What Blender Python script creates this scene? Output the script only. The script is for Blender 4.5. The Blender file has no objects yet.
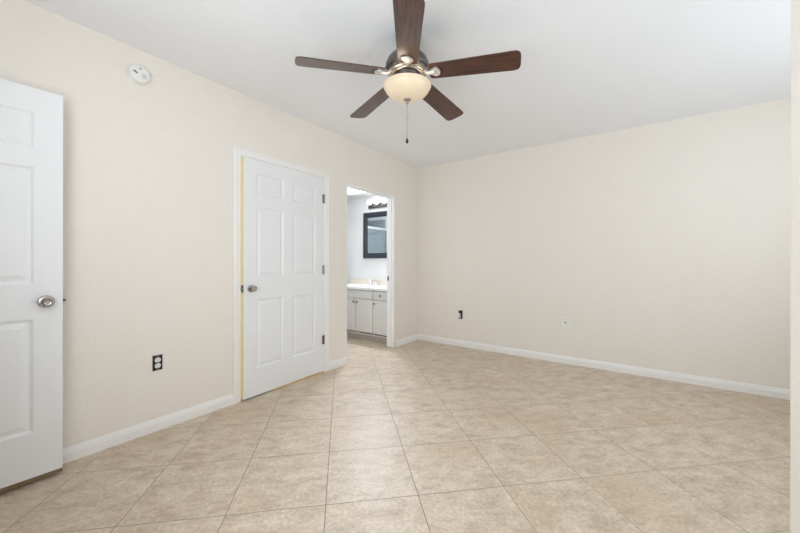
import bpy, bmesh, math
from mathutils import Vector, Matrix
from math import sin, cos, pi, radians

S = bpy.context.scene
COL = S.collection

# ------------------------------------------------------------------ camera
CAMH = 1.166
cd = bpy.data.cameras.new('camera')
cd.sensor_width = 36.0
cd.lens = 334.0 / 800.0 * 36.0
cd.shift_y = -4.8 / 800.0
cd.clip_start = 0.02
cam = bpy.data.objects.new('camera', cd)
COL.objects.link(cam)
cam.location = (2.70, 0.0, CAMH)
cam.rotation_euler = (Matrix.Rotation(radians(35.5), 3, 'Z') @ Matrix.Rotation(pi / 2, 3, 'X') @ Matrix.Rotation(radians(0.12), 3, 'Z')).to_euler()
S.camera = cam

# ------------------------------------------------------------------ world, light, exposure
S.view_settings.view_transform = 'Standard'
S.view_settings.look = 'None'
S.view_settings.gamma = 1.0
S.view_settings.use_curve_mapping = False
S.view_settings.exposure = 0.43
w = bpy.data.worlds.new('daylight_sky')
S.world = w
w.use_nodes = True
w.node_tree.nodes['Background'].inputs[0].default_value = (0.80, 0.90, 1.0, 1)
w.node_tree.nodes['Background'].inputs[1].default_value = 1.5
S.cycles.max_bounces = 12
S.cycles.diffuse_bounces = 8
S.cycles.caustics_reflective = False
S.cycles.caustics_refractive = False


def area_light(name, loc, direction, sx, sy, power, color):
    l = bpy.data.lights.new(name, 'AREA')
    l.shape = 'RECTANGLE'
    l.size, l.size_y = sx, sy
    l.energy = power
    l.color = color
    o = bpy.data.objects.new(name, l)
    COL.objects.link(o)
    o.location = loc
    o.rotation_euler = Vector(direction).to_track_quat('-Z', 'Y').to_euler()
    return o


# added daylight lamps at two unseen, made-up windows (right wall, behind the camera)
area_light('added_daylight_right', (4.53, 2.30, 1.45), (-1, 0, 0.65), 1.8, 1.3, 20.5, (0.85, 0.91, 1.0))
area_light('added_daylight_rear', (2.05, -0.39, 1.50), (0, 1, 0.42), 1.30, 1.25, 29.0, (0.90, 0.94, 1.0))

# ------------------------------------------------------------------ materials


def new_mat(name):
    m = bpy.data.materials.new(name)
    m.use_nodes = True
    nt = m.node_tree
    return m, nt, nt.nodes['Principled BSDF']


def plain(name, color, rough=0.5, metal=0.0, noise=0.0, nscale=30.0, bump=0.0, bscale=200.0, coat=0.0):
    """procedural surface: base colour with a slight noise variation, optional noise bump"""
    m, nt, b = new_mat(name)
    N, L = nt.nodes, nt.links
    b.inputs['Roughness'].default_value = rough
    b.inputs['Metallic'].default_value = metal
    b.inputs['Coat Weight'].default_value = coat
    tc = N.new('ShaderNodeTexCoord')
    n = N.new('ShaderNodeTexNoise')
    n.inputs['Scale'].default_value = nscale
    n.inputs['Detail'].default_value = 3
    L.new(tc.outputs['Object'], n.inputs['Vector'])
    mx = N.new('ShaderNodeMix')
    mx.data_type = 'RGBA'
    c = Vector(color)
    mx.inputs[6].default_value = (*(c * (1 - noise)), 1)
    mx.inputs[7].default_value = (*[min(1, v * (1 + noise)) for v in c], 1)
    L.new(n.outputs['Fac'], mx.inputs[0])
    L.new(mx.outputs[2], b.inputs['Base Color'])
    if bump > 0:
        n2 = N.new('ShaderNodeTexNoise')
        n2.inputs['Scale'].default_value = bscale
        n2.inputs['Detail'].default_value = 2
        L.new(tc.outputs['Object'], n2.inputs['Vector'])
        bp = N.new('ShaderNodeBump')
        bp.inputs['Strength'].default_value = bump
        bp.inputs['Distance'].default_value = 0.002
        L.new(n2.outputs['Fac'], bp.inputs['Height'])
        L.new(bp.outputs['Normal'], b.inputs['Normal'])
    return m


def knockdown(name, color, strength):
    """painted wall with a light knock-down plaster texture"""
    m, nt, b = new_mat(name)
    N, L = nt.nodes, nt.links
    b.inputs['Base Color'].default_value = (*color, 1)
    b.inputs['Roughness'].default_value = 0.55
    b.inputs['Specular IOR Level'].default_value = 0.25
    tc = N.new('ShaderNodeTexCoord')
    n = N.new('ShaderNodeTexNoise')
    n.inputs['Scale'].default_value = 42.0
    n.inputs['Detail'].default_value = 4
    n.inputs['Distortion'].default_value = 0.8
    L.new(tc.outputs['Object'], n.inputs['Vector'])
    r = N.new('ShaderNodeValToRGB')
    r.color_ramp.elements[0].position = 0.46
    r.color_ramp.elements[1].position = 0.60
    L.new(n.outputs['Fac'], r.inputs[0])
    bp = N.new('ShaderNodeBump')
    bp.inputs['Strength'].default_value = strength
    bp.inputs['Distance'].default_value = 0.003
    L.new(r.outputs[0], bp.inputs['Height'])
    L.new(bp.outputs['Normal'], b.inputs['Normal'])
    return m


TILE = 0.4515


def tile_floor():
    m, nt, b = new_mat('travertine_look_tile')
    N, L = nt.nodes, nt.links
    tc = N.new('ShaderNodeTexCoord')
    sub = N.new('ShaderNodeVectorMath'); sub.operation = 'SUBTRACT'
    sub.inputs[1].default_value = (1.483, 1.098, 0)
    L.new(tc.outputs['Object'], sub.inputs[0])
    # tile axes as they lie on this floor (a hair off square)
    ta, tb = radians(44.1), radians(135.4)
    det = cos(ta) * sin(tb) - sin(ta) * cos(tb)
    rot = N.new('ShaderNodeCombineXYZ')
    for k, vec in enumerate(((sin(tb) / det, -cos(tb) / det, 0), (-sin(ta) / det, cos(ta) / det, 0))):
        dp = N.new('ShaderNodeVectorMath'); dp.operation = 'DOT_PRODUCT'
        dp.inputs[1].default_value = vec
        L.new(sub.outputs[0], dp.inputs[0]); L.new(dp.outputs['Value'], rot.inputs[k])
    br = N.new('ShaderNodeTexBrick')
    br.offset = 0.0; br.squash = 1.0; br.offset_frequency = 1; br.squash_frequency = 1
    br.inputs['Color1'].default_value = (0.0, 0.0, 0.0, 1)
    br.inputs['Color2'].default_value = (1.0, 1.0, 1.0, 1)
    br.inputs['Mortar'].default_value = (0.5, 0.5, 0.5, 1)
    br.inputs['Scale'].default_value = 1.0
    br.inputs['Mortar Size'].default_value = 0.0021
    br.inputs['Mortar Smooth'].default_value = 0.25
    br.inputs['Brick Width'].default_value = TILE
    br.inputs['Row Height'].default_value = TILE
    # keep cells positive
    shift = N.new('ShaderNodeVectorMath'); shift.operation = 'ADD'
    shift.inputs[1].default_value = (TILE * 40, TILE * 40, 0)
    L.new(rot.outputs[0], shift.inputs[0])
    L.new(shift.outputs[0], br.inputs['Vector'])
    # per-tile offset of the veining so that it breaks at the joints
    vs = N.new('ShaderNodeVectorMath'); vs.operation = 'SCALE'
    vs.inputs['Scale'].default_value = 9.0
    L.new(br.outputs['Color'], vs.inputs[0])
    vadd = N.new('ShaderNodeVectorMath'); vadd.operation = 'ADD'
    L.new(rot.outputs[0], vadd.inputs[0]); L.new(vs.outputs[0], vadd.inputs[1])
    st = N.new('ShaderNodeMapping')
    st.inputs['Scale'].default_value = (1.0, 1.7, 1.0)
    st.inputs['Rotation'].default_value = (0, 0, radians(-22))
    L.new(vadd.outputs[0], st.inputs['Vector'])
    n1 = N.new('ShaderNodeTexNoise')
    n1.inputs['Scale'].default_value = 7.5; n1.inputs['Detail'].default_value = 10
    n1.inputs['Roughness'].default_value = 0.72; n1.inputs['Distortion'].default_value = 0.35
    L.new(st.outputs[0], n1.inputs['Vector'])
    n2 = N.new('ShaderNodeTexNoise')
    n2.inputs['Scale'].default_value = 1.7; n2.inputs['Detail'].default_value = 5
    L.new(vadd.outputs[0], n2.inputs['Vector'])
    r1 = N.new('ShaderNodeValToRGB')
    e = r1.color_ramp.elements
    e[0].position = 0.28; e[0].color = (0.420, 0.322, 0.225, 1)
    e[1].position = 0.72; e[1].color = (0.750, 0.650, 0.535, 1)
    k = r1.color_ramp.elements.new(0.50); k.color = (0.615, 0.512, 0.396, 1)
    L.new(n1.outputs['Fac'], r1.inputs[0])
    r2 = N.new('ShaderNodeValToRGB')
    r2.color_ramp.elements[0].position = 0.48; r2.color_ramp.elements[0].color = (0, 0, 0, 1)
    r2.color_ramp.elements[1].position = 0.72; r2.color_ramp.elements[1].color = (1, 1, 1, 1)
    L.new(n2.outputs['Fac'], r2.inputs[0])
    mq = N.new('ShaderNodeMath'); mq.operation = 'MULTIPLY'; mq.inputs[1].default_value = 0.45
    L.new(r2.outputs[0], mq.inputs[0])
    mx = N.new('ShaderNodeMix'); mx.data_type = 'RGBA'
    mx.inputs[7].default_value = (0.560, 0.420, 0.280, 1)
    L.new(mq.outputs[0], mx.inputs[0]); L.new(r1.outputs[0], mx.inputs[6])
    # fine grain
    n3 = N.new('ShaderNodeTexNoise'); n3.inputs['Scale'].default_value = 60; n3.inputs['Detail'].default_value = 4
    L.new(rot.outputs[0], n3.inputs['Vector'])
    mr = N.new('ShaderNodeMapRange'); mr.inputs['From Min'].default_value = 0.3; mr.inputs['From Max'].default_value = 0.7
    mr.inputs['To Min'].default_value = 0.84; mr.inputs['To Max'].default_value = 1.12
    L.new(n3.outputs['Fac'], mr.inputs['Value'])
    sc = N.new('ShaderNodeVectorMath'); sc.operation = 'SCALE'
    L.new(mx.outputs[2], sc.inputs[0]); L.new(mr.outputs[0], sc.inputs['Scale'])
    gm = N.new('ShaderNodeMix'); gm.data_type = 'RGBA'
    n4 = N.new('ShaderNodeTexNoise'); n4.inputs['Scale'].default_value = 0.9; n4.inputs['Detail'].default_value = 3
    L.new(tc.outputs['Object'], n4.inputs['Vector'])
    gr = N.new('ShaderNodeValToRGB')
    gr.color_ramp.elements[0].position = 0.62; gr.color_ramp.elements[0].color = (0.15, 0.115, 0.09, 1)
    gr.color_ramp.elements[1].position = 1.0; gr.color_ramp.elements[1].color = (0.37, 0.30, 0.23, 1)
    pm = N.new('ShaderNodeMapping'); pm.vector_type = 'POINT'
    pm.inputs['Location'].default_value = (-1.35 / 2.0, -1.5 / 2.0, 0); pm.inputs['Scale'].default_value = (0.5, 0.5, 0.5)
    L.new(tc.outputs['Object'], pm.inputs['Vector'])
    ln = N.new('ShaderNodeVectorMath'); ln.operation = 'LENGTH'; L.new(pm.outputs[0], ln.inputs[0])
    ad = N.new('ShaderNodeMath'); ad.operation = 'MULTIPLY_ADD'; ad.inputs[1].default_value = 0.55
    L.new(n4.outputs['Fac'], ad.inputs[2]); L.new(ln.outputs['Value'], ad.inputs[0])
    L.new(ad.outputs[0], gr.inputs[0]); L.new(gr.outputs[0], gm.inputs[7])
    L.new(br.outputs['Fac'], gm.inputs[0]); L.new(sc.outputs[0], gm.inputs[6])
    L.new(gm.outputs[2], b.inputs['Base Color'])
    ro = N.new('ShaderNodeMapRange')
    ro.inputs['To Min'].default_value = 0.36; ro.inputs['To Max'].default_value = 0.50
    L.new(n1.outputs['Fac'], ro.inputs['Value'])
    L.new(ro.outputs[0], b.inputs['Roughness'])
    b.inputs['Specular IOR Level'].default_value = 0.5
    inv = N.new('ShaderNodeMath'); inv.operation = 'MULTIPLY_ADD'
    inv.inputs[1].default_value = -1.0
    L.new(br.outputs['Fac'], inv.inputs[0])
    ns = N.new('ShaderNodeMath'); ns.operation = 'MULTIPLY'; ns.inputs[1].default_value = 0.35
    L.new(n1.outputs['Fac'], ns.inputs[0]); L.new(ns.outputs[0], inv.inputs[2])
    bp = N.new('ShaderNodeBump'); bp.inputs['Strength'].default_value = 0.30; bp.inputs['Distance'].default_value = 0.002
    L.new(inv.outputs[0], bp.inputs['Height']); L.new(bp.outputs['Normal'], b.inputs['Normal'])
    return m


def wood_blade():
    m, nt, b = new_mat('dark_walnut')
    N, L = nt.nodes, nt.links
    tc = N.new('ShaderNodeTexCoord')
    mp = N.new('ShaderNodeMapping'); mp.inputs['Scale'].default_value = (2.0, 30.0, 8.0)
    L.new(tc.outputs['Object'], mp.inputs['Vector'])
    n = N.new('ShaderNodeTexNoise'); n.inputs['Scale'].default_value = 3.0; n.inputs['Detail'].default_value = 6
    n.inputs['Distortion'].default_value = 0.5
    L.new(mp.outputs[0], n.inputs['Vector'])
    r = N.new('ShaderNodeValToRGB')
    r.color_ramp.elements[0].position = 0.32; r.color_ramp.elements[0].color = (0.012, 0.005, 0.004, 1)
    r.color_ramp.elements[1].position = 0.70; r.color_ramp.elements[1].color = (0.105, 0.030, 0.014, 1)
    L.new(n.outputs['Fac'], r.inputs[0]); L.new(r.outputs[0], b.inputs['Base Color'])
    b.inputs['Roughness'].default_value = 0.32
    b.inputs['Coat Weight'].default_value = 0.6
    b.inputs['Coat Roughness'].default_value = 0.25
    return m


def raw_wood(name, c1, c2):
    m, nt, b = new_mat(name)
    N, L = nt.nodes, nt.links
    tc = N.new('ShaderNodeTexCoord')
    mp = N.new('ShaderNodeMapping'); mp.inputs['Scale'].default_value = (40.0, 6.0, 2.0)
    L.new(tc.outputs['Object'], mp.inputs['Vector'])
    n = N.new('ShaderNodeTexNoise'); n.inputs['Scale'].default_value = 3.0; n.inputs['Detail'].default_value = 4
    L.new(mp.outputs[0], n.inputs['Vector'])
    mx = N.new('ShaderNodeMix'); mx.data_type = 'RGBA'
    mx.inputs[6].default_value = (*c1, 1); mx.inputs[7].default_value = (*c2, 1)
    L.new(n.outputs['Fac'], mx.inputs[0]); L.new(mx.outputs[2], b.inputs['Base Color'])
    b.inputs['Roughness'].default_value = 0.6
    return m


def glowing(name, color, strength, base=(0.9, 0.9, 0.9)):
    m, nt, b = new_mat(name)
    b.inputs['Base Color'].default_value = (*base, 1)
    b.inputs['Roughness'].default_value = 0.35
    b.inputs['Emission Color'].default_value = (*color, 1)
    b.inputs['Emission Strength'].default_value = strength
    return m


def alabaster():
    m, nt, b = new_mat('alabaster_glass')
    N, L = nt.nodes, nt.links
    tc = N.new('ShaderNodeTexCoord')
    n = N.new('ShaderNodeTexNoise'); n.inputs['Scale'].default_value = 9; n.inputs['Detail'].default_value = 4
    n.inputs['Distortion'].default_value = 1.5
    L.new(tc.outputs['Object'], n.inputs['Vector'])
    mx = N.new('ShaderNodeMix'); mx.data_type = 'RGBA'
    mx.inputs[6].default_value = (0.58, 0.47, 0.33, 1); mx.inputs[7].default_value = (0.66, 0.57, 0.45, 1)
    L.new(n.outputs['Fac'], mx.inputs[0]); L.new(mx.outputs[2], b.inputs['Base Color'])
    b.inputs['Roughness'].default_value = 0.3
    b.inputs['Emission Color'].default_value = (1.0, 0.80, 0.55, 1)
    b.inputs['Emission Strength'].default_value = 0.17
    return m


def glass_mat(name, tint=(0.9, 0.95, 0.95), rough=0.02):
    m, nt, b = new_mat(name)
    N, L = nt.nodes, nt.links
    t = N.new('ShaderNodeBsdfTransparent'); t.inputs[0].default_value = (*tint, 1)
    mx = N.new('ShaderNodeMixShader'); mx.inputs[0].default_value = 0.12
    b.inputs['Roughness'].default_value = rough
    b.inputs['Base Color'].default_value = (0.8, 0.85, 0.86, 1)
    L.new(t.outputs[0], mx.inputs[1]); L.new(b.outputs[0], mx.inputs[2])
    L.new(mx.outputs[0], N['Material Output'].inputs['Surface'])
    return m


M = {
    'wall': knockdown('cream_wall_paint', (0.808, 0.760, 0.701), 0.30),
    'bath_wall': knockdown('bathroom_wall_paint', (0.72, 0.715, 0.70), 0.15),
    'ceiling': knockdown('ceiling_paint', (0.865, 0.885, 0.915), 0.12),
    'floor': tile_floor(),
    'trim': plain('white_trim_paint', (0.84, 0.83, 0.815), 0.35, noise=0.01),
    'door': plain('white_door_paint', (0.80, 0.81, 0.825), 0.38, noise=0.01),
    'raw': raw_wood('raw_yellow_wood', (0.93, 0.76, 0.33), (0.95, 0.83, 0.46)),
    'saddle': raw_wood('orange_wood', (0.72, 0.42, 0.12), (0.82, 0.54, 0.20)),
    'nickel': plain('brushed_nickel', (0.44, 0.42, 0.40), 0.26, 1.0, noise=0.06, nscale=80),
    'nickel_light': plain('satin_nickel_light', (0.80, 0.78, 0.75), 0.38, 0.75, noise=0.03),
    'nickel_dark': plain('dark_nickel', (0.17, 0.155, 0.145), 0.30, 1.0, noise=0.08),
    'chrome': plain('chrome', (0.80, 0.81, 0.83), 0.10, 1.0),
    'wood': wood_blade(),
    'bowl': alabaster(),
    'black': plain('black_plastic', (0.012, 0.012, 0.013), 0.5, noise=0.1),
    'blackframe': plain('black_painted_wood', (0.020, 0.021, 0.028), 0.45, noise=0.1),
    'plastic': plain('white_plastic', (0.80, 0.79, 0.77), 0.4, noise=0.01),
    'grille': plain('grey_grille', (0.45, 0.44, 0.43), 0.6, noise=0.05),
    'slot': plain('dark_slot', (0.09, 0.09, 0.09), 0.6, noise=0.1),
    'maroon': plain('dark_maroon_plastic', (0.05, 0.02, 0.028), 0.5, noise=0.1),
    'cab': plain('off_white_cabinet_paint', (0.68, 0.66, 0.625), 0.42, noise=0.015),
    'toe': plain('toe_kick_board', (0.52, 0.48, 0.43), 0.5, noise=0.03),
    'counter': plain('white_cultured_marble', (0.86, 0.85, 0.82), 0.18, noise=0.03, nscale=12),
    'splash': plain('beige_cultured_marble', (0.74, 0.66, 0.56), 0.2, noise=0.04, nscale=14),
    'mirror': plain('mirror_silver', (0.86, 0.89, 0.90), 0.01, 1.0),
    'bulb': glowing('lit_bulb', (0.90, 0.94, 1.0), 2.5),
    'glass': glass_mat('clear_glass'),
    'greytile': plain('grey_shower_tile', (0.32, 0.34, 0.36), 0.3, noise=0.08, nscale=6),
    'towel': plain('grey_towel', (0.10, 0.11, 0.13), 0.9, noise=0.15, nscale=120, bump=0.5),
}

# ------------------------------------------------------------------ mesh helpers


def bx(bm, x0, x1, y0, y1, z0, z1):
    vs = [bm.verts.new((x, y, z)) for x in (x0, x1) for y in (y0, y1) for z in (z0, z1)]
    for f in ((0, 1, 3, 2), (4, 6, 7, 5), (0, 4, 5, 1), (2, 3, 7, 6), (0, 2, 6, 4), (1, 5, 7, 3)):
        bm.faces.new([vs[i] for i in f])
    return vs


def lathe(bm, prof, seg=40, center=(0, 0, 0), axis='z', cap=True):
    """profile [(r, h)] turned round an axis"""
    cx, cy, cz = center
    rings = []
    for r, h in prof:
        ring = []
        for i in range(seg):
            a = 2 * pi * i / seg
            u, v = r * cos(a), r * sin(a)
            if axis == 'z': p = (cx + u, cy + v, cz + h)
            elif axis == 'x': p = (cx + h, cy + u, cz + v)
            else: p = (cx + u, cy + h, cz + v)
            ring.append(bm.verts.new(p))
        rings.append(ring)
    for a, b_ in zip(rings, rings[1:]):
        for i in range(seg):
            j = (i + 1) % seg
            bm.faces.new((a[i], a[j], b_[j], b_[i]))
    if cap:
        bm.faces.new(list(reversed(rings[0])))
        bm.faces.new(rings[-1])


def tube(bm, pts, r, seg=10):
    pts = [Vector(p) for p in pts]
    rings = []
    for i, p in enumerate(pts):
        d = (pts[min(i + 1, len(pts) - 1)] - pts[max(i - 1, 0)]).normalized()
        up = Vector((0, 0, 1)) if abs(d.z) < 0.9 else Vector((1, 0, 0))
        u = d.cross(up).normalized(); v = d.cross(u)
        rr = r[i] if isinstance(r, (list, tuple)) else r
        rings.append([bm.verts.new(p + u * rr * cos(2 * pi * k / seg) + v * rr * sin(2 * pi * k / seg)) for k in range(seg)])
    for a, b_ in zip(rings, rings[1:]):
        for i in range(seg):
            j = (i + 1) % seg
            bm.faces.new((a[i], a[j], b_[j], b_[i]))
    bm.faces.new(list(reversed(rings[0]))); bm.faces.new(rings[-1])


def prism(bm, poly, z0, z1):
    lo = [bm.verts.new((x, y, z0)) for x, y in poly]
    hi = [bm.verts.new((x, y, z1)) for x, y in poly]
    n = len(poly)
    for i in range(n):
        j = (i + 1) % n
        bm.faces.new((lo[i], lo[j], hi[j], hi[i]))
    bm.faces.new(list(reversed(lo))); bm.faces.new(hi)


def obj(name, bm, mat, parent=None, smooth=False, bevel=0.0, loc=None, rotz=0.0):
    bmesh.ops.recalc_face_normals(bm, faces=bm.faces[:])
    me = bpy.data.meshes.new(name)
    bm.to_mesh(me); bm.free()
    me.materials.append(mat)
    o = bpy.data.objects.new(name, me)
    COL.objects.link(o)
    if loc: o.location = loc
    o.rotation_euler.z = rotz
    if parent: o.parent = parent
    if smooth:
        for p in me.polygons: p.use_smooth = True
        me.set_sharp_from_angle(angle=radians(38))
    if bevel > 0:
        md = o.modifiers.new('bevel', 'BEVEL')
        md.width = bevel; md.segments = 2; md.limit_method = 'ANGLE'; md.angle_limit = radians(40)
    return o


def thing(name, label, cat, loc=(0, 0, 0), rotz=0.0, group=None):
    o = bpy.data.objects.new(name, None)
    COL.objects.link(o)
    o.empty_display_size = 0.05
    o.location = loc; o.rotation_euler.z = rotz
    o['label'] = label; o['category'] = cat
    if group: o['group'] = group
    return o


def struct(o, label, cat):
    o['kind'] = 'structure'; o['label'] = label; o['category'] = cat
    return o


def BM():
    return bmesh.new()


# ------------------------------------------------------------------ room shell
H = 2.57          # ceiling height
YB = 4.24         # back wall
XR = 4.60         # right wall
YR = -0.42        # wall behind the camera
T = 0.12          # wall thickness
C0, C1, CZ = 1.492, 2.412, 2.050      # closet opening
B0, B1, BZ = 2.735, 3.656, 2.060      # bathroom opening
BATHX = -3.0

b = BM(); bx(b, BATHX - T, XR + T, -1.9, YB + T, -0.10, 0.0)
struct(obj('floor', b, M['floor']), 'beige stone-look ceramic tile floor laid diagonally', 'floor')
b = BM(); bx(b, -T, XR + T, -1.9, YB + T, H, H + 0.10)
struct(obj('ceiling', b, M['ceiling']), 'smooth light grey-white bedroom ceiling', 'ceiling')

b = BM()
bx(b, -T, 0, -1.9, C0, 0, H)
bx(b, -T, 0, C0, C1, CZ, H)
bx(b, -T, 0, C1, B0, 0, H)
bx(b, -T, 0, B0, B1, BZ, H)
bx(b, -T, 0, B1, YB, 0, H)
bmesh.ops.remove_doubles(b, verts=b.verts[:], dist=1e-5)
struct(obj('wall_left', b, M['wall']), 'long cream wall with the closed door and the bathroom opening', 'wall')
b = BM(); bx(b, -T, XR + T, YB, YB + T, 0, H)
struct(obj('wall_back', b, M['wall']), 'plain cream wall at the far end of the room', 'wall')

# right wall with the added window's opening
W0, W1, WZ0, WZ1 = 1.36, 3.24, 0.80, 2.10
b = BM()
bx(b, XR, XR + T, 1.10, W0, 0, H); bx(b, XR, XR + T, W1, YB, 0, H)
bx(b, XR, XR + T, W0, W1, 0, WZ0); bx(b, XR, XR + T, W0, W1, WZ1, H)
struct(obj('wall_right', b, M['wall']), 'cream wall with an added window on the right, outside the photo', 'wall')
# the stub wall whose end shows at the right edge of the picture
NX, NY = 2.985, 1.152
b = BM(); bx(b, NX, XR, NY - 0.12, NY, 0, H); bx(b, NX, NX + T, YR, NY - 0.12, 0, H)
struct(obj('wall_near', b, M['wall'], bevel=0.006), 'cream wall corner close up at the right edge of the photo', 'wall')
# wall behind the camera: entry opening and an added window
E0, E1 = 0.10, 0.93
V0, V1, VZ0, VZ1 = 1.38, 2.72, 0.85, 2.10
b = BM()
bx(b, 0, E0, YR - T, YR, 0, H); bx(b, E0, E1, YR - T, YR, 2.06, H); bx(b, E1, V0, YR - T, YR, 0, H)
bx(b, V0, V1, YR - T, YR, 0, VZ0); bx(b, V0, V1, YR - T, YR, VZ1, H); bx(b, V1, NX + T, YR - T, YR, 0, H)
struct(obj('wall_rear', b, M['wall']), 'cream wall behind the photographer', 'wall')
b = BM(); bx(b, 0, 1.10, -1.9, -1.78, 0, H); bx(b, 1.10, 1.22, -1.9, YR - T, 0, H)
struct(obj('wall_hall', b, M['wall']), 'cream hallway wall beyond the entry door', 'wall')


def window(name, label, axis, pos, a0, a1, z0, z1):
    b = BM(); f = 0.05
    def q(u0, u1, v0, v1, d0, d1):
        if axis == 'x': bx(b, pos + d0, pos + d1, u0, u1, v0, v1)
        else: bx(b, u0, u1, pos + d0, pos + d1, v0, v1)
    for u0, u1, v0, v1 in ((a0, a0 + f, z0, z1), (a1 - f, a1, z0, z1), (a0 + f, a1 - f, z0, z0 + f), (a0 + f, a1 - f, z1 - f, z1),
                           (a0 + f, a1 - f, (z0 + z1) / 2 - 0.02, (z0 + z1) / 2 + 0.02)):
        q(u0, u1, v0, v1, -0.02, 0.03)
    o = struct(obj(name, b, M['trim']), label, 'window')
    b2 = BM()
    if axis == 'x': bx(b2, pos, pos + 0.005, a0 + f, a1 - f, z0 + f, z1 - f)
    else: bx(b2, a0 + f, a1 - f, pos, pos + 0.005, z0 + f, z1 - f)
    obj('pane', b2, M['glass'], o)


window('added_window_1', 'white framed window added in the right wall for daylight, outside the photo', 'x', XR + 0.06, W0, W1, WZ0, WZ1)  # both windows are unseen, added as a source for the daylight lamps
window('added_window_2', 'white framed window added behind the photographer for daylight', 'y', YR - 0.06, V0, V1, VZ0, VZ1)

# bathroom and closet shells
b = BM()
bx(b, BATHX, -T, YB, YB + T, 0, 2.40)
bx(b, BATHX - T, BATHX, 2.50, YB + T, 0, 2.40)
bx(b, BATHX, -T - 0.60, 2.50, 2.60, 0, 2.40)
bx(b, -T - 0.60, -T, 2.50, 2.60, 0, 2.40)
struct(obj('wall_bathroom', b, M['bath_wall']), 'white bathroom walls seen through the doorway', 'wall')
b = BM(); bx(b, BATHX, -T, 2.60, YB, 2.262, 2.40)
struct(obj('ceiling_bathroom', b, M['bath_wall']), 'low white bathroom ceiling seen through the doorway', 'ceiling')
b = BM()
bx(b, -0.80, -0.72, 1.30, 2.50, 0, 2.4); bx(b, -0.72, -T, 1.30, 1.38, 0, 2.4); bx(b, -0.72, -T, 2.47, 2.50, 0, 2.4); bx(b, -0.72, -T, 1.38, 2.47, 2.32, 2.4)
struct(obj('wall_closet', b, M['bath_wall']), 'inside of the closet behind the closed door', 'wall')

# ------------------------------------------------------------------ baseboards (moulded profile)
BP = [(0, 0), (0.014, 0), (0.014, 0.052), (0.011, 0.057), (0.011, 0.064), (0.008, 0.070), (0.006, 0.079), (0.002, 0.084), (0, 0.084)]


def sweep_base(bm, p0, p1, nrm):
    p0, p1, n = Vector(p0), Vector(p1), Vector(nrm)
    A = [bm.verts.new(p0 + n * d + Vector((0, 0, z))) for d, z in BP]
    B_ = [bm.verts.new(p1 + n * d + Vector((0, 0, z))) for d, z in BP]
    k = len(BP)
    for i in range(k):
        j = (i + 1) % k
        bm.faces.new((A[i], A[j], B_[j], B_[i]))
    bm.faces.new(A); bm.faces.new(list(reversed(B_)))


CW = 0.057
b = BM()
sweep_base(b, (0, YR, 0), (0, C0 - CW, 0), (1, 0, 0))
sweep_base(b, (0, C1 + CW, 0), (0, B0, 0), (1, 0, 0))
sweep_base(b, (0, B1 + 0.03, 0), (0, YB, 0), (1, 0, 0))
struct(obj('baseboard_left', b, M['trim']), 'white moulded baseboard along the left wall', 'baseboard')
b = BM(); sweep_base(b, (0.0, YB, 0), (XR, YB, 0), (0, -1, 0))
struct(obj('baseboard_back', b, M['trim']), 'white moulded baseboard along the far wall', 'baseboard')
b = BM(); sweep_base(b, (XR, NY, 0), (XR, YB, 0), (-1, 0, 0))
struct(obj('baseboard_right', b, M['trim']), 'white baseboard along the right wall', 'baseboard')

# ------------------------------------------------------------------ door casings and jambs
CP = [(0, 0.0), (0, 0.009), (0.006, 0.012), (0.030, 0.013), (0.036, 0.016), (0.050, 0.017), (CW, 0.012), (CW, 0.0)]


def casing(bm, y0, y1, z1, x=0.0, s=1):
    """mitred casing round an opening in the x = const wall; profile (distance from opening, projection)"""
    rows = []
    for d, p in CP:
        pts = [(x + s * p, y0 - d, 0), (x + s * p, y0 - d, z1 + d), (x + s * p, y1 + d, z1 + d), (x + s * p, y1 + d, 0)]
        rows.append([bm.verts.new(v) for v in pts])
    k = len(rows)
    for i in range(k):
        j = (i + 1) % k
        for q in range(3):
            bm.faces.new((rows[i][q], rows[i][q + 1], rows[j][q + 1], rows[j][q]))
    for q in (0, 3):
        bm.faces.new([r[q] for r in rows])


def jamb(bm, y0, y1, z1, t=0.014, stop_x=None):
    bx(bm, -T, 0.0, y0, y0 + t, 0, z1); bx(bm, -T, 0.0, y1 - t, y1, 0, z1); bx(bm, -T, 0.0, y0 + t, y1 - t, z1 - t, z1)
    if stop_x is not None:
        a0, a1 = stop_x
        bx(bm, a0, a1, y0 + t, y0 + t + 0.011, 0, z1 - t - 0.011); bx(bm, a0, a1, y1 - t - 0.011, y1 - t, 0, z1 - t - 0.011)
        bx(bm, a0, a1, y0 + t, y1 - t, z1 - t - 0.006, z1 - t)


b = BM(); casing(b, C0, C1, CZ); jamb(b, C0, C1, CZ, 0.012, (-0.075, -0.042))
struct(obj('trim_1', b, M['trim']), 'white casing and jamb round the closed six-panel door', 'door trim')
b = BM(); jamb(b, B0, B1, BZ, 0.012, (-0.076, -0.040))
tb = struct(obj('trim_2', b, M['trim']), 'white jamb lining the open bathroom doorway', 'door trim')
b = BM(); bx(b, -0.112, -0.084, B1 - 0.0135, B1 - 0.012, 0.905, 0.965)
obj('strike_plate', b, M['nickel_dark'], tb)
b = BM()
bx(b, E0, E0 + 0.012, YR - T, YR, 0, 2.06); bx(b, E1 - 0.012, E1, YR - T, YR, 0, 2.06); bx(b, E0, E1, YR - T, YR, 2.048, 2.06)
struct(obj('trim_3', b, M['trim']), 'white jamb of the entry opening behind the camera', 'door trim')
b = BM(); prism(b, [(-0.10, C0 + 0.012), (0.012, C0 + 0.30), (0.012, C1 - 0.012), (-0.10, C1 - 0.012)], 0.0, 0.009)
struct(obj('trim_4', b, M['saddle']), 'thin orange wood threshold under the closed door', 'threshold')

# ------------------------------------------------------------------ six-panel doors
ROWS = [(0.232, 0.828), (1.010, 1.622), (1.722, 1.912)]     # panel heights measured from the door's bottom


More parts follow.
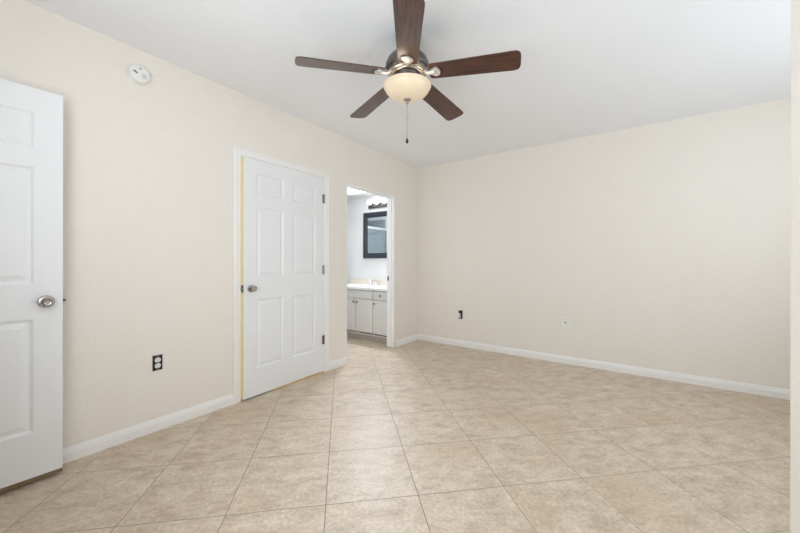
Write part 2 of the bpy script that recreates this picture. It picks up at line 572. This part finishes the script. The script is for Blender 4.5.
def panel_face(bm, cols, h, x, s, ylen):
    """moulded six-panel face in the plane x; s = outward sign; door spans y 0..ylen, z 0..h"""
    ys = sorted({0.0, ylen} | {v for c in cols for v in c})
    zs = sorted({0.0, h} | {v for r in ROWS for v in r})
    for y0, y1 in zip(ys, ys[1:]):
        for z0, z1 in zip(zs, zs[1:]):
            if (y0, y1) in cols and (z0, z1) in ROWS:
                prev = None
                for inset, depth in ((0, 0), (0.006, 0.002), (0.013, 0.0075), (0.019, 0.009), (0.025, 0.008), (0.046, 0.002), (0.050, 0.0018)):
                    r = [bm.verts.new((x - s * depth, yy, zz)) for yy, zz in ((y0 + inset, z0 + inset), (y1 - inset, z0 + inset), (y1 - inset, z1 - inset), (y0 + inset, z1 - inset))]
                    if prev:
                        for i in range(4):
                            bm.faces.new((prev[i], prev[(i + 1) % 4], r[(i + 1) % 4], r[i]))
                    prev = r
                bm.faces.new(prev)
            else:
                bm.faces.new([bm.verts.new((x, yy, zz)) for yy, zz in ((y0, z0), (y1, z0), (y1, z1), (y0, z1))])


def door_leaf(name, width, h, stile, mull, mat):
    """leaf in local space: hinge edge at y=0, latch edge at y=width, faces at x=0 and x=-0.035"""
    pw = (width - 2 * stile - mull) / 2
    cols = [(stile, stile + pw), (stile + pw + mull, width - stile)]
    cols = [tuple(round(v, 5) for v in c) for c in cols]
    width = round(width, 5)
    bm = BM()
    panel_face(bm, cols, h, 0.0, 1, width)
    panel_face(bm, cols, h, -0.035, -1, width)
    def quad(*p): bm.faces.new([bm.verts.new(v) for v in p])
    quad((0, 0, 0), (0, 0, h), (-0.035, 0, h), (-0.035, 0, 0))
    quad((0, width, 0), (-0.035, width, 0), (-0.035, width, h), (0, width, h))
    quad((0, 0, h), (0, width, h), (-0.035, width, h), (-0.035, 0, h))
    quad((0, 0, 0), (-0.035, 0, 0), (-0.035, width, 0), (0, width, 0))
    bmesh.ops.remove_doubles(bm, verts=bm.verts[:], dist=1e-5)
    return obj(name, bm, mat)


def knob_set(parent, y, z, side, x0, ball=0.026, oval=1.0):
    """rose, neck and knob on the face x0, pointing to side"""
    bm = BM()
    prof = [(0.033, 0.0), (0.033, 0.004), (0.029, 0.009), (0.013, 0.012), (0.012, 0.026), (0.018, 0.032), (ball, 0.040), (ball * 1.04, 0.047), (ball * 0.94, 0.056), (ball * 0.62, 0.0625), (ball * 0.55, 0.0610), (0.008, 0.0605), (0.006, 0.0625), (0.001, 0.063)]
    lathe(bm, [(r, side * h) for r, h in prof], 32, (x0, y, z), 'x')
    return obj('door_knob', bm, M['nickel'], parent, smooth=True)


# entry door, standing open almost parallel to the left wall
DW = 0.815
d1 = struct(door_leaf('door_1', DW, 2.033, 0.105, 0.10, M['door']), 'white six-panel door standing open at the left edge of the photo', 'door')
d1.location = (0.135 - DW * sin(radians(2)), 0.417 - DW * cos(radians(2)), 0.036)
d1.rotation_euler.z = radians(-2)
k1 = knob_set(d1, DW - 0.063, 0.914, 1, 0.0)
k1['label'] = 'brushed nickel door knob facing the room'
k2 = knob_set(d1, DW - 0.063, 0.914, -1, -0.035)
b = BM(); bx(b, -0.029, -0.006, DW - 0.0005, DW + 0.0015, 0.885, 0.943)
obj('latch_plate', b, M['nickel'], d1)
b = BM(); lathe(b, [(0.008, 0), (0.008, 0.006), (0.005, 0.012)], 14, (-0.017, DW + 0.0015, 0.914), 'y')
obj('latch_bolt', b, M['nickel_dark'], d1, smooth=True)
b = BM(); bx(b, -0.0352, 0.0004, 0.0, DW, -0.020, 0.0)  # dark strip added in place of the shade below the door
o = obj('bottom_shade_strip', b, raw_wood('brown_strip_shade', (0.16, 0.11, 0.06), (0.24, 0.17, 0.10)), d1); o['label'] = 'dark brown strip standing in for the shade under the door'
for zz in (0.25, 1.02, 1.80):
    b = BM(); lathe(b, [(0.006, -0.045), (0.006, 0.045)], 12, (-0.041, 0.0, zz))
    obj('hinge', b, M['nickel'], d1, smooth=True)

# closet door, a few degrees ajar, hinged on its right side
CWD = C1 - C0 - 0.028
HY = C1 - 0.014
d2 = door_leaf('door_2', CWD, 2.020, 0.110, 0.100, M['door'])
# turn the leaf so that y runs from the hinge towards the camera
for v in d2.data.vertices: v.co.y = -v.co.y
d2.data.flip_normals()
struct(d2, 'white six-panel closet door standing slightly ajar with three hinges', 'door')
d2.location = (0.002, HY, 0.014)
d2.rotation_euler.z = radians(1.9)
k3 = knob_set(d2, -(CWD - 0.066), 0.922, 1, 0.0, 0.0235)
k3['label'] = 'brushed nickel door knob'
knob_set(d2, -(CWD - 0.066), 0.922, -1, -0.035, 0.0235)
b = BM(); bx(b, -0.0345, -0.0005, -CWD - 0.0008, -CWD + 0.0002, 0.0, 2.02)
e = obj('raw_edge', b, M['raw'], d2); e['label'] = 'unpainted yellow wood edge of the door'
b = BM(); bx(b, -0.030, -0.0045, -CWD - 0.0022, -CWD - 0.0008, 0.892, 0.952)
obj('latch_plate', b, M['nickel_dark'], d2)
b = BM(); lathe(b, [(0.009, 0), (0.009, -0.006), (0.005, -0.011)], 14, (-0.017, -CWD - 0.0022, 0.922), 'y')
obj('latch_bolt', b, M['nickel'], d2, smooth=True)
for zz in (0.330, 1.066, 1.811):
    b = BM()
    lathe(b, [(0.002, -0.053), (0.0062, -0.048), (0.0062, 0.048), (0.002, 0.053)], 14, (0.0065, 0.003, zz))
    bx(b, 0.0002, 0.0018, -0.024, 0.0, zz - 0.045, zz + 0.045)
    obj('hinge', b, M['nickel'], d2, smooth=True)

# ------------------------------------------------------------------ ceiling fan
FX, FY = 1.527, 1.718
fan = thing('ceiling_fan', 'five-blade ceiling fan with dark walnut blades and a lit glass bowl', 'ceiling fan', (FX, FY, H))


def Z(z): return z - H


b = BM(); lathe(b, [(0.073, 0), (0.073, -0.012), (0.068, -0.045), (0.050, -0.075), (0.020, -0.085)], 40)
obj('canopy', b, M['nickel_dark'], fan, smooth=True)
b = BM(); lathe(b, [(0.018, -0.08), (0.018, -0.16)], 20)
obj('downrod', b, M['nickel'], fan, smooth=True)
b = BM(); lathe(b, [(0.024, Z(2.462)), (0.062, Z(2.458)), (0.098, Z(2.443)), (0.122, Z(2.420)), (0.135, Z(2.390)), (0.137, Z(2.366)), (0.133, Z(2.356)), (0.124, Z(2.352))], 56)
obj('motor_housing', b, M['nickel_dark'], fan, smooth=True)
b = BM(); lathe(b, [(0.126, Z(2.353)), (0.127, Z(2.346)), (0.121, Z(2.340)), (0.117, Z(2.340)), (0.115, Z(2.333)), (0.108, Z(2.330)), (0.100, Z(2.330)), (0.098, Z(2.324)), (0.090, Z(2.322)), (0.086, Z(2.326))], 56)
obj('motor_ring', b, M['nickel'], fan, smooth=True)
b = BM(); lathe(b, [(0.084, Z(2.330)), (0.082, Z(2.300)), (0.070, Z(2.288)), (0.060, Z(2.270))], 48)
obj('switch_housing', b, M['nickel_dark'], fan, smooth=True)

# blades
L0, L1 = 0.138, 0.668


def blade_bm():
    bm = BM()
    poly = []
    r0, wr, wt = L0, 0.060, 0.072
    # root with small corner radii
    for a in range(0, 91, 30):
        t = radians(180 + a); poly.append((r0 + 0.02 + 0.02 * cos(t), -wr + 0.02 + 0.02 * sin(t)))
    # tip: softly squared end
    for a in range(-90, 91, 10):
        t = radians(a); q = 0.5
        poly.append((L1 - 0.055 + 0.055 * max(cos(t), 0) ** q, wt * abs(sin(t)) ** q * (1 if a > 0 else -1)))
    for a in range(90, 181, 30):
        t = radians(a); poly.append((r0 + 0.02 + 0.02 * cos(t), wr - 0.02 + 0.02 * sin(t)))
    prism(bm, poly, -0.003, 0.003)
    return bm


CXB = 0.188


def bracket_bm():
    """cast medallion under the blade root on a curved arm from the motor"""
    bm = BM()
    n = 28
    prism(bm, [(CXB - 0.006 + 0.028 * cos(2 * pi * i / n), 0.034 * sin(2 * pi * i / n)) for i in range(n)], -0.010, -0.0032)
    prism(bm, [(0.142, -0.014), (CXB - 0.012, -0.030), (CXB - 0.012, 0.030), (0.142, 0.014)], -0.009, -0.0034)
    tube(bm, [(0.085, 0, 0.022), (0.105, 0, 0.012), (0.125, 0, -0.004), (0.150, 0, -0.008), (0.172, 0, -0.008)], [0.010, 0.010, 0.009, 0.010, 0.012], 12)
    for y in (-0.018, 0.018):
        lathe(bm, [(0.0045, -0.0125), (0.0045, -0.009)], 10, (CXB - 0.012, y, 0))
    return bm


def slot_bm():
    """dark arc-shaped opening of the blade beyond the medallion"""
    bm = BM()
    poly = []
    for a in range(-75, 76, 10):
        t = radians(a); poly.append((CXB - 0.006 + 0.038 * cos(t), 0.042 * sin(t)))
    for a in range(75, -76, -10):
        t = radians(a); poly.append((CXB - 0.006 + 0.0285 * cos(t), 0.0345 * sin(t)))
    prism(bm, poly, -0.0040, -0.0031)
    return bm


PITCH, DROOP = radians(-11.5), radians(3.2)
for k, th in enumerate((-90.6, -18.6, 53.4, 125.4, 197.4)):
    az = radians(th + 35.5)
    m = Matrix.Rotation(az, 4, 'Z') @ Matrix.Rotation(DROOP, 4, 'Y') @ Matrix.Rotation(PITCH, 4, 'X')
    m = Matrix.Translation((0, 0, Z(2.333))) @ m
    bl = obj('blade', blade_bm(), M['wood'], fan, bevel=0.0015)
    bl.matrix_local = m
    obj('blade_bracket', bracket_bm(), M['nickel_light'], bl, smooth=True)
    obj('blade_slot', slot_bm(), M['black'], bl)

# light bowl
b = BM()
lathe(b, [(0.126, Z(2.262)), (0.146, Z(2.261)), (0.149, Z(2.256)), (0.146, Z(2.250)), (0.139, Z(2.246)), (0.139, Z(2.240)), (0.133, Z(2.228)), (0.120, Z(2.213)), (0.100, Z(2.198)), (0.074, Z(2.186)), (0.045, Z(2.178)), (0.016, Z(2.175))], 64, cap=False)
bw = obj('light_bowl', b, M['bowl'], fan, smooth=True); bw['label'] = 'cream alabaster glass bowl, lit'
b = BM(); lathe(b, [(0.024, Z(2.178)), (0.023, Z(2.171)), (0.012, Z(2.165)), (0.008, Z(2.160)), (0.010, Z(2.155)), (0.007, Z(2.149)), (0.002, Z(2.146))], 24)
obj('finial', b, M['nickel'], fan, smooth=True)
b = BM(); tube(b, [(0.0, 0.0, Z(2.148)), (0.0, 0.0, Z(1.925))], 0.0012, 8)
pc = obj('pull_chain', b, M['nickel_dark'], fan)
b = BM(); lathe(b, [(0.002, Z(1.937)), (0.006, Z(1.928)), (0.0085, Z(1.916)), (0.007, Z(1.906)), (0.002, Z(1.902))], 16)
pk = obj('pull_knob', b, M['black'], pc, smooth=True); pk['label'] = 'small dark pull knob'
b = BM(); lathe(b, [(0.001, Z(2.066)), (0.0035, Z(2.062)), (0.0035, Z(2.056)), (0.001, Z(2.052))], 12)
obj('chain_connector', b, M['nickel'], pc, smooth=True)

lamp = bpy.data.lights.new('fan_lamp', 'POINT')
lamp.energy = 0.18; lamp.color = (1.0, 0.86, 0.68); lamp.shadow_soft_size = 0.03
for q in (-1, 1):
    lo = bpy.data.objects.new('fan_lamp', lamp); COL.objects.link(lo); lo.location = (FX + 0.092 * q * cos(1.2), FY + 0.092 * q * sin(1.2), 2.240)

spot = bpy.data.lights.new('fan_bowl_light', 'SPOT')
spot.energy = 130.0; spot.color = (1.0, 0.93, 0.84); spot.shadow_soft_size = 0.0
spot.spot_size = radians(165); spot.spot_blend = 0.25
lo = bpy.data.objects.new('fan_bowl_light', spot); COL.objects.link(lo); lo.location = (FX, FY, 2.138)

# ------------------------------------------------------------------ smoke detector on the left wall
sd = thing('smoke_detector', 'round white smoke detector high on the left wall', 'smoke detector', (0.0, 0.795, 2.402))
sd.scale = (0.92, 0.92, 0.92)
b = BM(); lathe(b, [(0.070, 0.0), (0.070, 0.012), (0.067, 0.014)], 40, (0, 0, 0), 'x'); obj('base_plate', b, M['plastic'], sd, smooth=True)
b = BM(); lathe(b, [(0.067, 0.013), (0.068, 0.020), (0.064, 0.032), (0.052, 0.040), (0.030, 0.0425), (0.002, 0.043)], 40, (0, 0, 0), 'x'); obj('cover', b, M['plastic'], sd, smooth=True)
b = BM()
prism(b, [(-0.006, -0.013), (0.006, -0.013), (0.006, 0.013), (-0.006, 0.013)], 0.0, 0.003)
o = obj('vent_slot', b, plain('charcoal_plastic', (0.16, 0.155, 0.15), 0.6, noise=0.05), sd); o.matrix_local = Matrix.Translation((0.0405, -0.030, -0.004)) @ Matrix.Rotation(radians(90), 4, 'Y') @ Matrix.Rotation(radians(-30), 4, 'Z')
b = BM(); lathe(b, [(0.009, 0.041), (0.009, 0.044), (0.006, 0.045)], 16, (0, -0.002, 0.030), 'x')
o = obj('test_button', b, plain('grey_plastic', (0.42, 0.42, 0.42), 0.5, noise=0.02), sd, smooth=True)
b = BM()
for i in range(4):
    prism(b, [(-0.0015, -0.013), (0.0015, -0.013), (0.0015, 0.013), (-0.0015, 0.013)], 0.0, 0.0015 + 0.0001 * i)
    bmesh.ops.translate(b, verts=b.verts[-8:], vec=(0.008 * i, 0, 0))
o = obj('sounder_grille', b, M['grille'], sd); o.matrix_local = Matrix.Translation((0.0425, 0.022, -0.006)) @ Matrix.Rotation(radians(90), 4, 'Y')

# ------------------------------------------------------------------ uncovered electrical outlet on the left wall
ot = thing('electrical_outlet', 'white duplex outlet without cover plate in a black box on left wall', 'outlet', (0.0, 0.905, 0.466))
b = BM()
for y0, y1, z0, z1 in ((-0.029, -0.026, -0.052, 0.052), (0.026, 0.029, -0.052, 0.052), (-0.026, 0.026, -0.052, -0.049), (-0.026, 0.026, 0.049, 0.052)):
    bx(b, 0.0, 0.003, y0, y1, z0, z1)
bx(b, 0.0, 0.0015, -0.026, 0.026, -0.049, 0.049)
obj('electrical_box', b, M['black'], ot)
b = BM()
bx(b, 0.0015, 0.004, -0.008, 0.008, -0.050, 0.050)
obj('mounting_strap', b, M['nickel_dark'], ot)
for s in (-1, 1):
    b = BM()
    pts = []
    for i in range(20):
        a = 2 * pi * i / 20
        pts.append((0.0175 * cos(a), max(-0.0145, min(0.0145, 0.0185 * sin(a)))))
    prism(b, pts, 0.004, 0.010)
    f = obj('receptacle', b, M['plastic'], ot, bevel=0.001)
    f.matrix_local = Matrix(((0, 0, 1, 0), (1, 0, 0, 0), (0, 1, 0, s * 0.0195), (0, 0, 0, 1)))
    b = BM()
    prism(b, [(-0.0075, 0.000), (-0.0055, 0.000), (-0.0055, 0.009), (-0.0075, 0.009)], 0.0100, 0.0104)
    prism(b, [(0.0055, 0.000), (0.0075, 0.000), (0.0075, 0.008), (0.0055, 0.008)], 0.0100, 0.0104)
    prism(b, [(0.003 * cos(i * pi / 4), -0.0075 + 0.003 * sin(i * pi / 4)) for i in range(8)], 0.0100, 0.0104)
    obj('slots', b, M['slot'], f)

# open box on the back wall
op = thing('open_outlet_box', 'small dark uncovered outlet box low on far wall near the corner', 'outlet', (0.705, YB, 0.438))
b = BM()
for x0, x1, z0, z1 in ((-0.029, -0.025, -0.058, 0.058), (0.025, 0.029, -0.058, 0.058), (-0.025, 0.025, -0.058, -0.054), (-0.025, 0.025, 0.054, 0.058)):
    bx(b, x0, x1, -0.003, 0.0, z0, z1)
bx(b, -0.025, 0.025, -0.0015, 0.0, -0.054, 0.054)
obj('electrical_box', b, M['maroon'], op)
b = BM(); bx(b, -0.024, 0.024, -0.0035, -0.0015, 0.010, 0.052); obj('upper_insert', b, M['black'], op)
b = BM(); bx(b, -0.028, -0.002, -0.010, -0.003, -0.050, 0.018); bx(b, -0.020, 0.004, -0.010, -0.003, -0.050, -0.034)
obj('connector', b, M['plastic'], op)

# covered plate on the back wall
wp = thing('wall_plate', 'white cable wall plate low on the far wall, right of the dark outlet box', 'wall plate', (2.020, YB, 0.462))
b = BM(); bx(b, -0.043, 0.043, -0.006, 0.0, -0.060, 0.060); obj('plate', b, M['plastic'], wp, bevel=0.003)
b = BM(); lathe(b, [(0.0085, -0.006), (0.0085, -0.010), (0.005, -0.010), (0.005, -0.018)], 16, (0, 0, 0.008), 'y'); obj('cable_jack', b, M['nickel_dark'], wp, smooth=True)
for z in (-0.042, 0.042):
    b = BM(); lathe(b, [(0.004, -0.006), (0.0035, -0.0075)], 12, (0, 0, z), 'y'); obj('screw', b, M['nickel'], wp, smooth=True)

# ------------------------------------------------------------------ bathroom
VY = 3.700                      # vanity door plane
VX0, VX1 = -1.390, -T - 0.002
van = thing('vanity_cabinet', 'off-white bathroom vanity cabinet with small knobs through the doorway', 'cabinet', ((VX0 + VX1) / 2, 3.97, 0))
ox, oy = (VX0 + VX1) / 2, 3.97


def vb(bm, x0, x1, y0, y1, z0, z1): bx(bm, x0 - ox, x1 - ox, y0 - oy, y1 - oy, z0, z1)


b = BM(); 
for q in ((VX0, VX1, VY + 0.020, YB - 0.002, 0.085, 0.103), (VX0, VX0 + 0.018, VY + 0.020, YB - 0.002, 0.103, 0.752), (VX1 - 0.018, VX1, VY + 0.020, YB - 0.002, 0.103, 0.752),
          (VX0 + 0.018, VX1 - 0.018, YB - 0.012, YB - 0.002, 0.103, 0.752), (-0.431, -0.413, VY + 0.020, YB - 0.012, 0.103, 0.752), (-1.103, -1.085, VY + 0.020, YB - 0.012, 0.103, 0.752), (VX0 + 0.018, VX1 - 0.018, VY + 0.020, VY + 0.038, 0.600, 0.752), (-0.775, -0.739, VY + 0.020, VY + 0.038, 0.103, 0.600)):
    vb(b, *q)
obj('carcass', b, M['cab'], van)
b = BM(); vb(b, VX0 + 0.01, VX1, VY + 0.085, VY + 0.103, 0.0, 0.085); obj('toe_kick', b, M['toe'], van)


def cab_front(name, x0, x1, z0, z1, knob=None):
    b = BM(); vb(b, x0, x1, VY, VY + 0.019, z0, z1)
    f = obj(name, b, M['cab'], van, bevel=0.003)
    if knob:
        b = BM(); lathe(b, [(0.006, 0), (0.006, -0.010), (0.013, -0.016), (0.014, -0.022), (0.009, -0.027), (0.001, -0.028)], 18, (knob[0] - ox, VY - oy, knob[1]), 'y')
        obj('knob', b, M['nickel_dark'], f, smooth=True)


cab_front('false_drawer_front', -1.088, -0.428, 0.622, 0.738)
cab_front('cabinet_door', -1.088, -0.760, 0.125, 0.606, (-0.788, 0.565))
cab_front('cabinet_door', -0.754, -0.428, 0.125, 0.606, (-0.722, 0.565))
cab_front('drawer', -1.376, -1.100, 0.622, 0.738, (-1.238, 0.680))
cab_front('cabinet_door', -1.376, -1.100, 0.125, 0.606, (-1.131, 0.560))
cab_front('drawer', -0.416, -0.135, 0.622, 0.738, (-0.275, 0.680))
cab_front('cabinet_door', -0.416, -0.135, 0.125, 0.606, (-0.385, 0.560))

# countertop with integral basin: a top with an oval hole, the basin below
SX, SY = -0.745, 3.955
ct = thing('vanity_countertop', 'white vanity countertop with an oval basin on the bathroom cabinet', 'countertop', (SX, SY, 0.752))
b = BM()
n = 48
X0, X1, Y0, Y1 = VX0 - 0.012 - SX, VX1 - SX, VY - 0.022 - SY, YB - 0.003 - SY
ring = []
rect = []
for i in range(n):
    a = 2 * pi * i / n
    ring.append((0.215 * cos(a), 0.150 * sin(a) - 0.02))
    c, s_ = cos(a), sin(a)
    k = min((X1 if c > 0 else X0) / c if abs(c) > 1e-6 else 1e9, (Y1 if s_ > 0 else Y0) / s_ if abs(s_) > 1e-6 else 1e9)
    rect.append((k * c, k * s_))
# snap the closest points to the rectangle's corners
for cx_, cy_ in ((X0, Y0), (X0, Y1), (X1, Y0), (X1, Y1)):
    i = min(range(n), key=lambda q: (rect[q][0] - cx_) ** 2 + (rect[q][1] - cy_) ** 2)
    rect[i] = (cx_, cy_)
top_z, bot_z = 0.036, 0.0
A = [b.verts.new((x, y, bot_z)) for x, y in rect]
B_ = [b.verts.new((x, y, top_z)) for x, y in rect]
Cc = [b.verts.new((x, y, top_z)) for x, y in ring]
D_ = [b.verts.new((x * 0.97, y * 0.97, top_z - 0.010)) for x, y in ring]
E_ = [b.verts.new((x * 0.8, y * 0.8, 0.012)) for x, y in ring]
F_ = [b.verts.new((x * 0.3, y * 0.3, 0.004)) for x, y in ring]
for P, Q in ((A, B_), (B_, Cc), (Cc, D_), (D_, E_), (E_, F_)):
    for i in range(n):
        j = (i + 1) % n
        b.faces.new((P[i], P[j], Q[j], Q[i]))
b.faces.new(F_)
obj('counter_slab', b, M['counter'], ct, smooth=True)
bs = thing('backsplash', 'low beige backsplash strip along the wall behind the vanity countertop', 'backsplash', (SX, SY, 0.788))
b = BM(); bx(b, X0, X1, Y1 - 0.018, Y1, 0.0, 0.092); obj('splash_panel', b, M['splash'], bs, bevel=0.003)

fc = thing('faucet', 'small chrome two-handle faucet at the back of the vanity countertop', 'faucet', (SX - 0.03, 4.135, 0.788))
b = BM(); prism(b, [(0.075 * cos(t) if abs(cos(t)) < 2 else 0, 0.026 * sin(t)) for t in [2 * pi * i / 24 for i in range(24)]], 0.0, 0.014); obj('base', b, M['chrome'], fc, bevel=0.003)
b = BM(); tube(b, [(0, 0, 0.012), (0, 0, 0.060), (0, -0.012, 0.082), (0, -0.045, 0.092), (0, -0.082, 0.084), (0, -0.098, 0.066)], [0.014, 0.012, 0.012, 0.011, 0.010, 0.010], 14); obj('spout', b, M['chrome'], fc, smooth=True)
for s in (-1, 1):
    b = BM(); lathe(b, [(0.016, 0.012), (0.014, 0.030), (0.018, 0.038), (0.019, 0.056), (0.012, 0.062), (0.001, 0.063)], 18, (s * 0.052, 0, 0)); obj('handle', b, M['chrome'], fc, smooth=True)

# wall mirror
mw0, mw1, mz0, mz1, fw = -1.070, -0.480, 1.222, 1.980, 0.085
mr = thing('wall_mirror', 'black-framed mirror on the bathroom wall above the vanity', 'mirror', ((mw0 + mw1) / 2, YB, mz0))
b = BM(); mx_ = (mw0 + mw1) / 2
prof = [(0.0, 0.0), (0.0, 0.024), (0.012, 0.030), (0.045, 0.026), (fw - 0.012, 0.014), (fw, 0.010), (fw, 0.0)]
rows = []
for d, p in prof:
    rows.append([b.verts.new(v) for v in ((mw0 + d - mx_, -p, d), (mw1 - d - mx_, -p, d), (mw1 - d - mx_, -p, mz1 - mz0 - d), (mw0 + d - mx_, -p, mz1 - mz0 - d))])
for i in range(len(rows)):
    j = (i + 1) % len(rows)
    for q in range(4):
        r = (q + 1) % 4
        b.faces.new((rows[i][q], rows[i][r], rows[j][r], rows[j][q]))
obj('frame', b, M['blackframe'], mr)
b = BM(); bx(b, mw0 + fw - mx_, mw1 - fw - mx_, -0.007, -0.001, fw, mz1 - mz0 - fw); obj('mirror_glass', b, M['mirror'], mr)

# vanity light bar
vl = thing('vanity_light', 'chrome bar light with round glowing bulbs above the bathroom mirror', 'wall light', (-0.72, YB, 2.088))
b = BM(); bx(b, -0.235, 0.235, -0.030, 0.0, -0.045, 0.030); obj('back_bar', b, M['nickel_dark'], vl, bevel=0.006)
for x in (-0.155, 0.0, 0.155):
    b = BM(); lathe(b, [(0.022, -0.028), (0.022, -0.050), (0.016, -0.062)], 20, (x, 0, 0.02), 'y'); sk = obj('socket', b, M['nickel'], vl, smooth=True)
    b = BM(); bmesh.ops.create_uvsphere(b, u_segments=24, v_segments=16, radius=0.038, matrix=Matrix.Translation((x, -0.092, 0.040)))
    obj('bulb', b, M['bulb'], sk, smooth=True)
area_light('vanity_light_glow', (-0.72, YB - 0.160, 2.115), (0, -1, -0.45), 0.42, 0.09, 30.0, (0.82, 0.89, 1.0))

# shower enclosure at the bathroom's far end (seen in the mirror)
sh = thing('shower_enclosure', 'shower enclosure with chrome frame, seen only in the bathroom mirror', 'shower', (-1.85, 3.42, 0))
b = BM()
for y in (-0.80, -0.05, 0.78): bx(b, -0.015, 0.015, y - 0.015, y + 0.015, 0.0, 1.85)
bx(b, -0.015, 0.015, -0.815, 0.795, 1.85, 1.90); bx(b, -0.03, 0.03, -0.815, 0.795, 0.0, 0.08)
obj('frame', b, M['chrome'], sh)
for y0, y1 in ((-0.785, -0.065), (-0.035, 0.765)):
    b = BM(); bx(b, -0.003, 0.003, y0, y1, 0.08, 1.85); obj('glass_panel', b, M['glass'], sh)
b = BM(); bx(b, -1.14, -1.10, -0.80, 0.80, 0.0, 2.1); bx(b, -1.10, -0.02, -0.815, -0.775, 0.0, 2.1); obj('tile_surround', b, M['greytile'], sh)
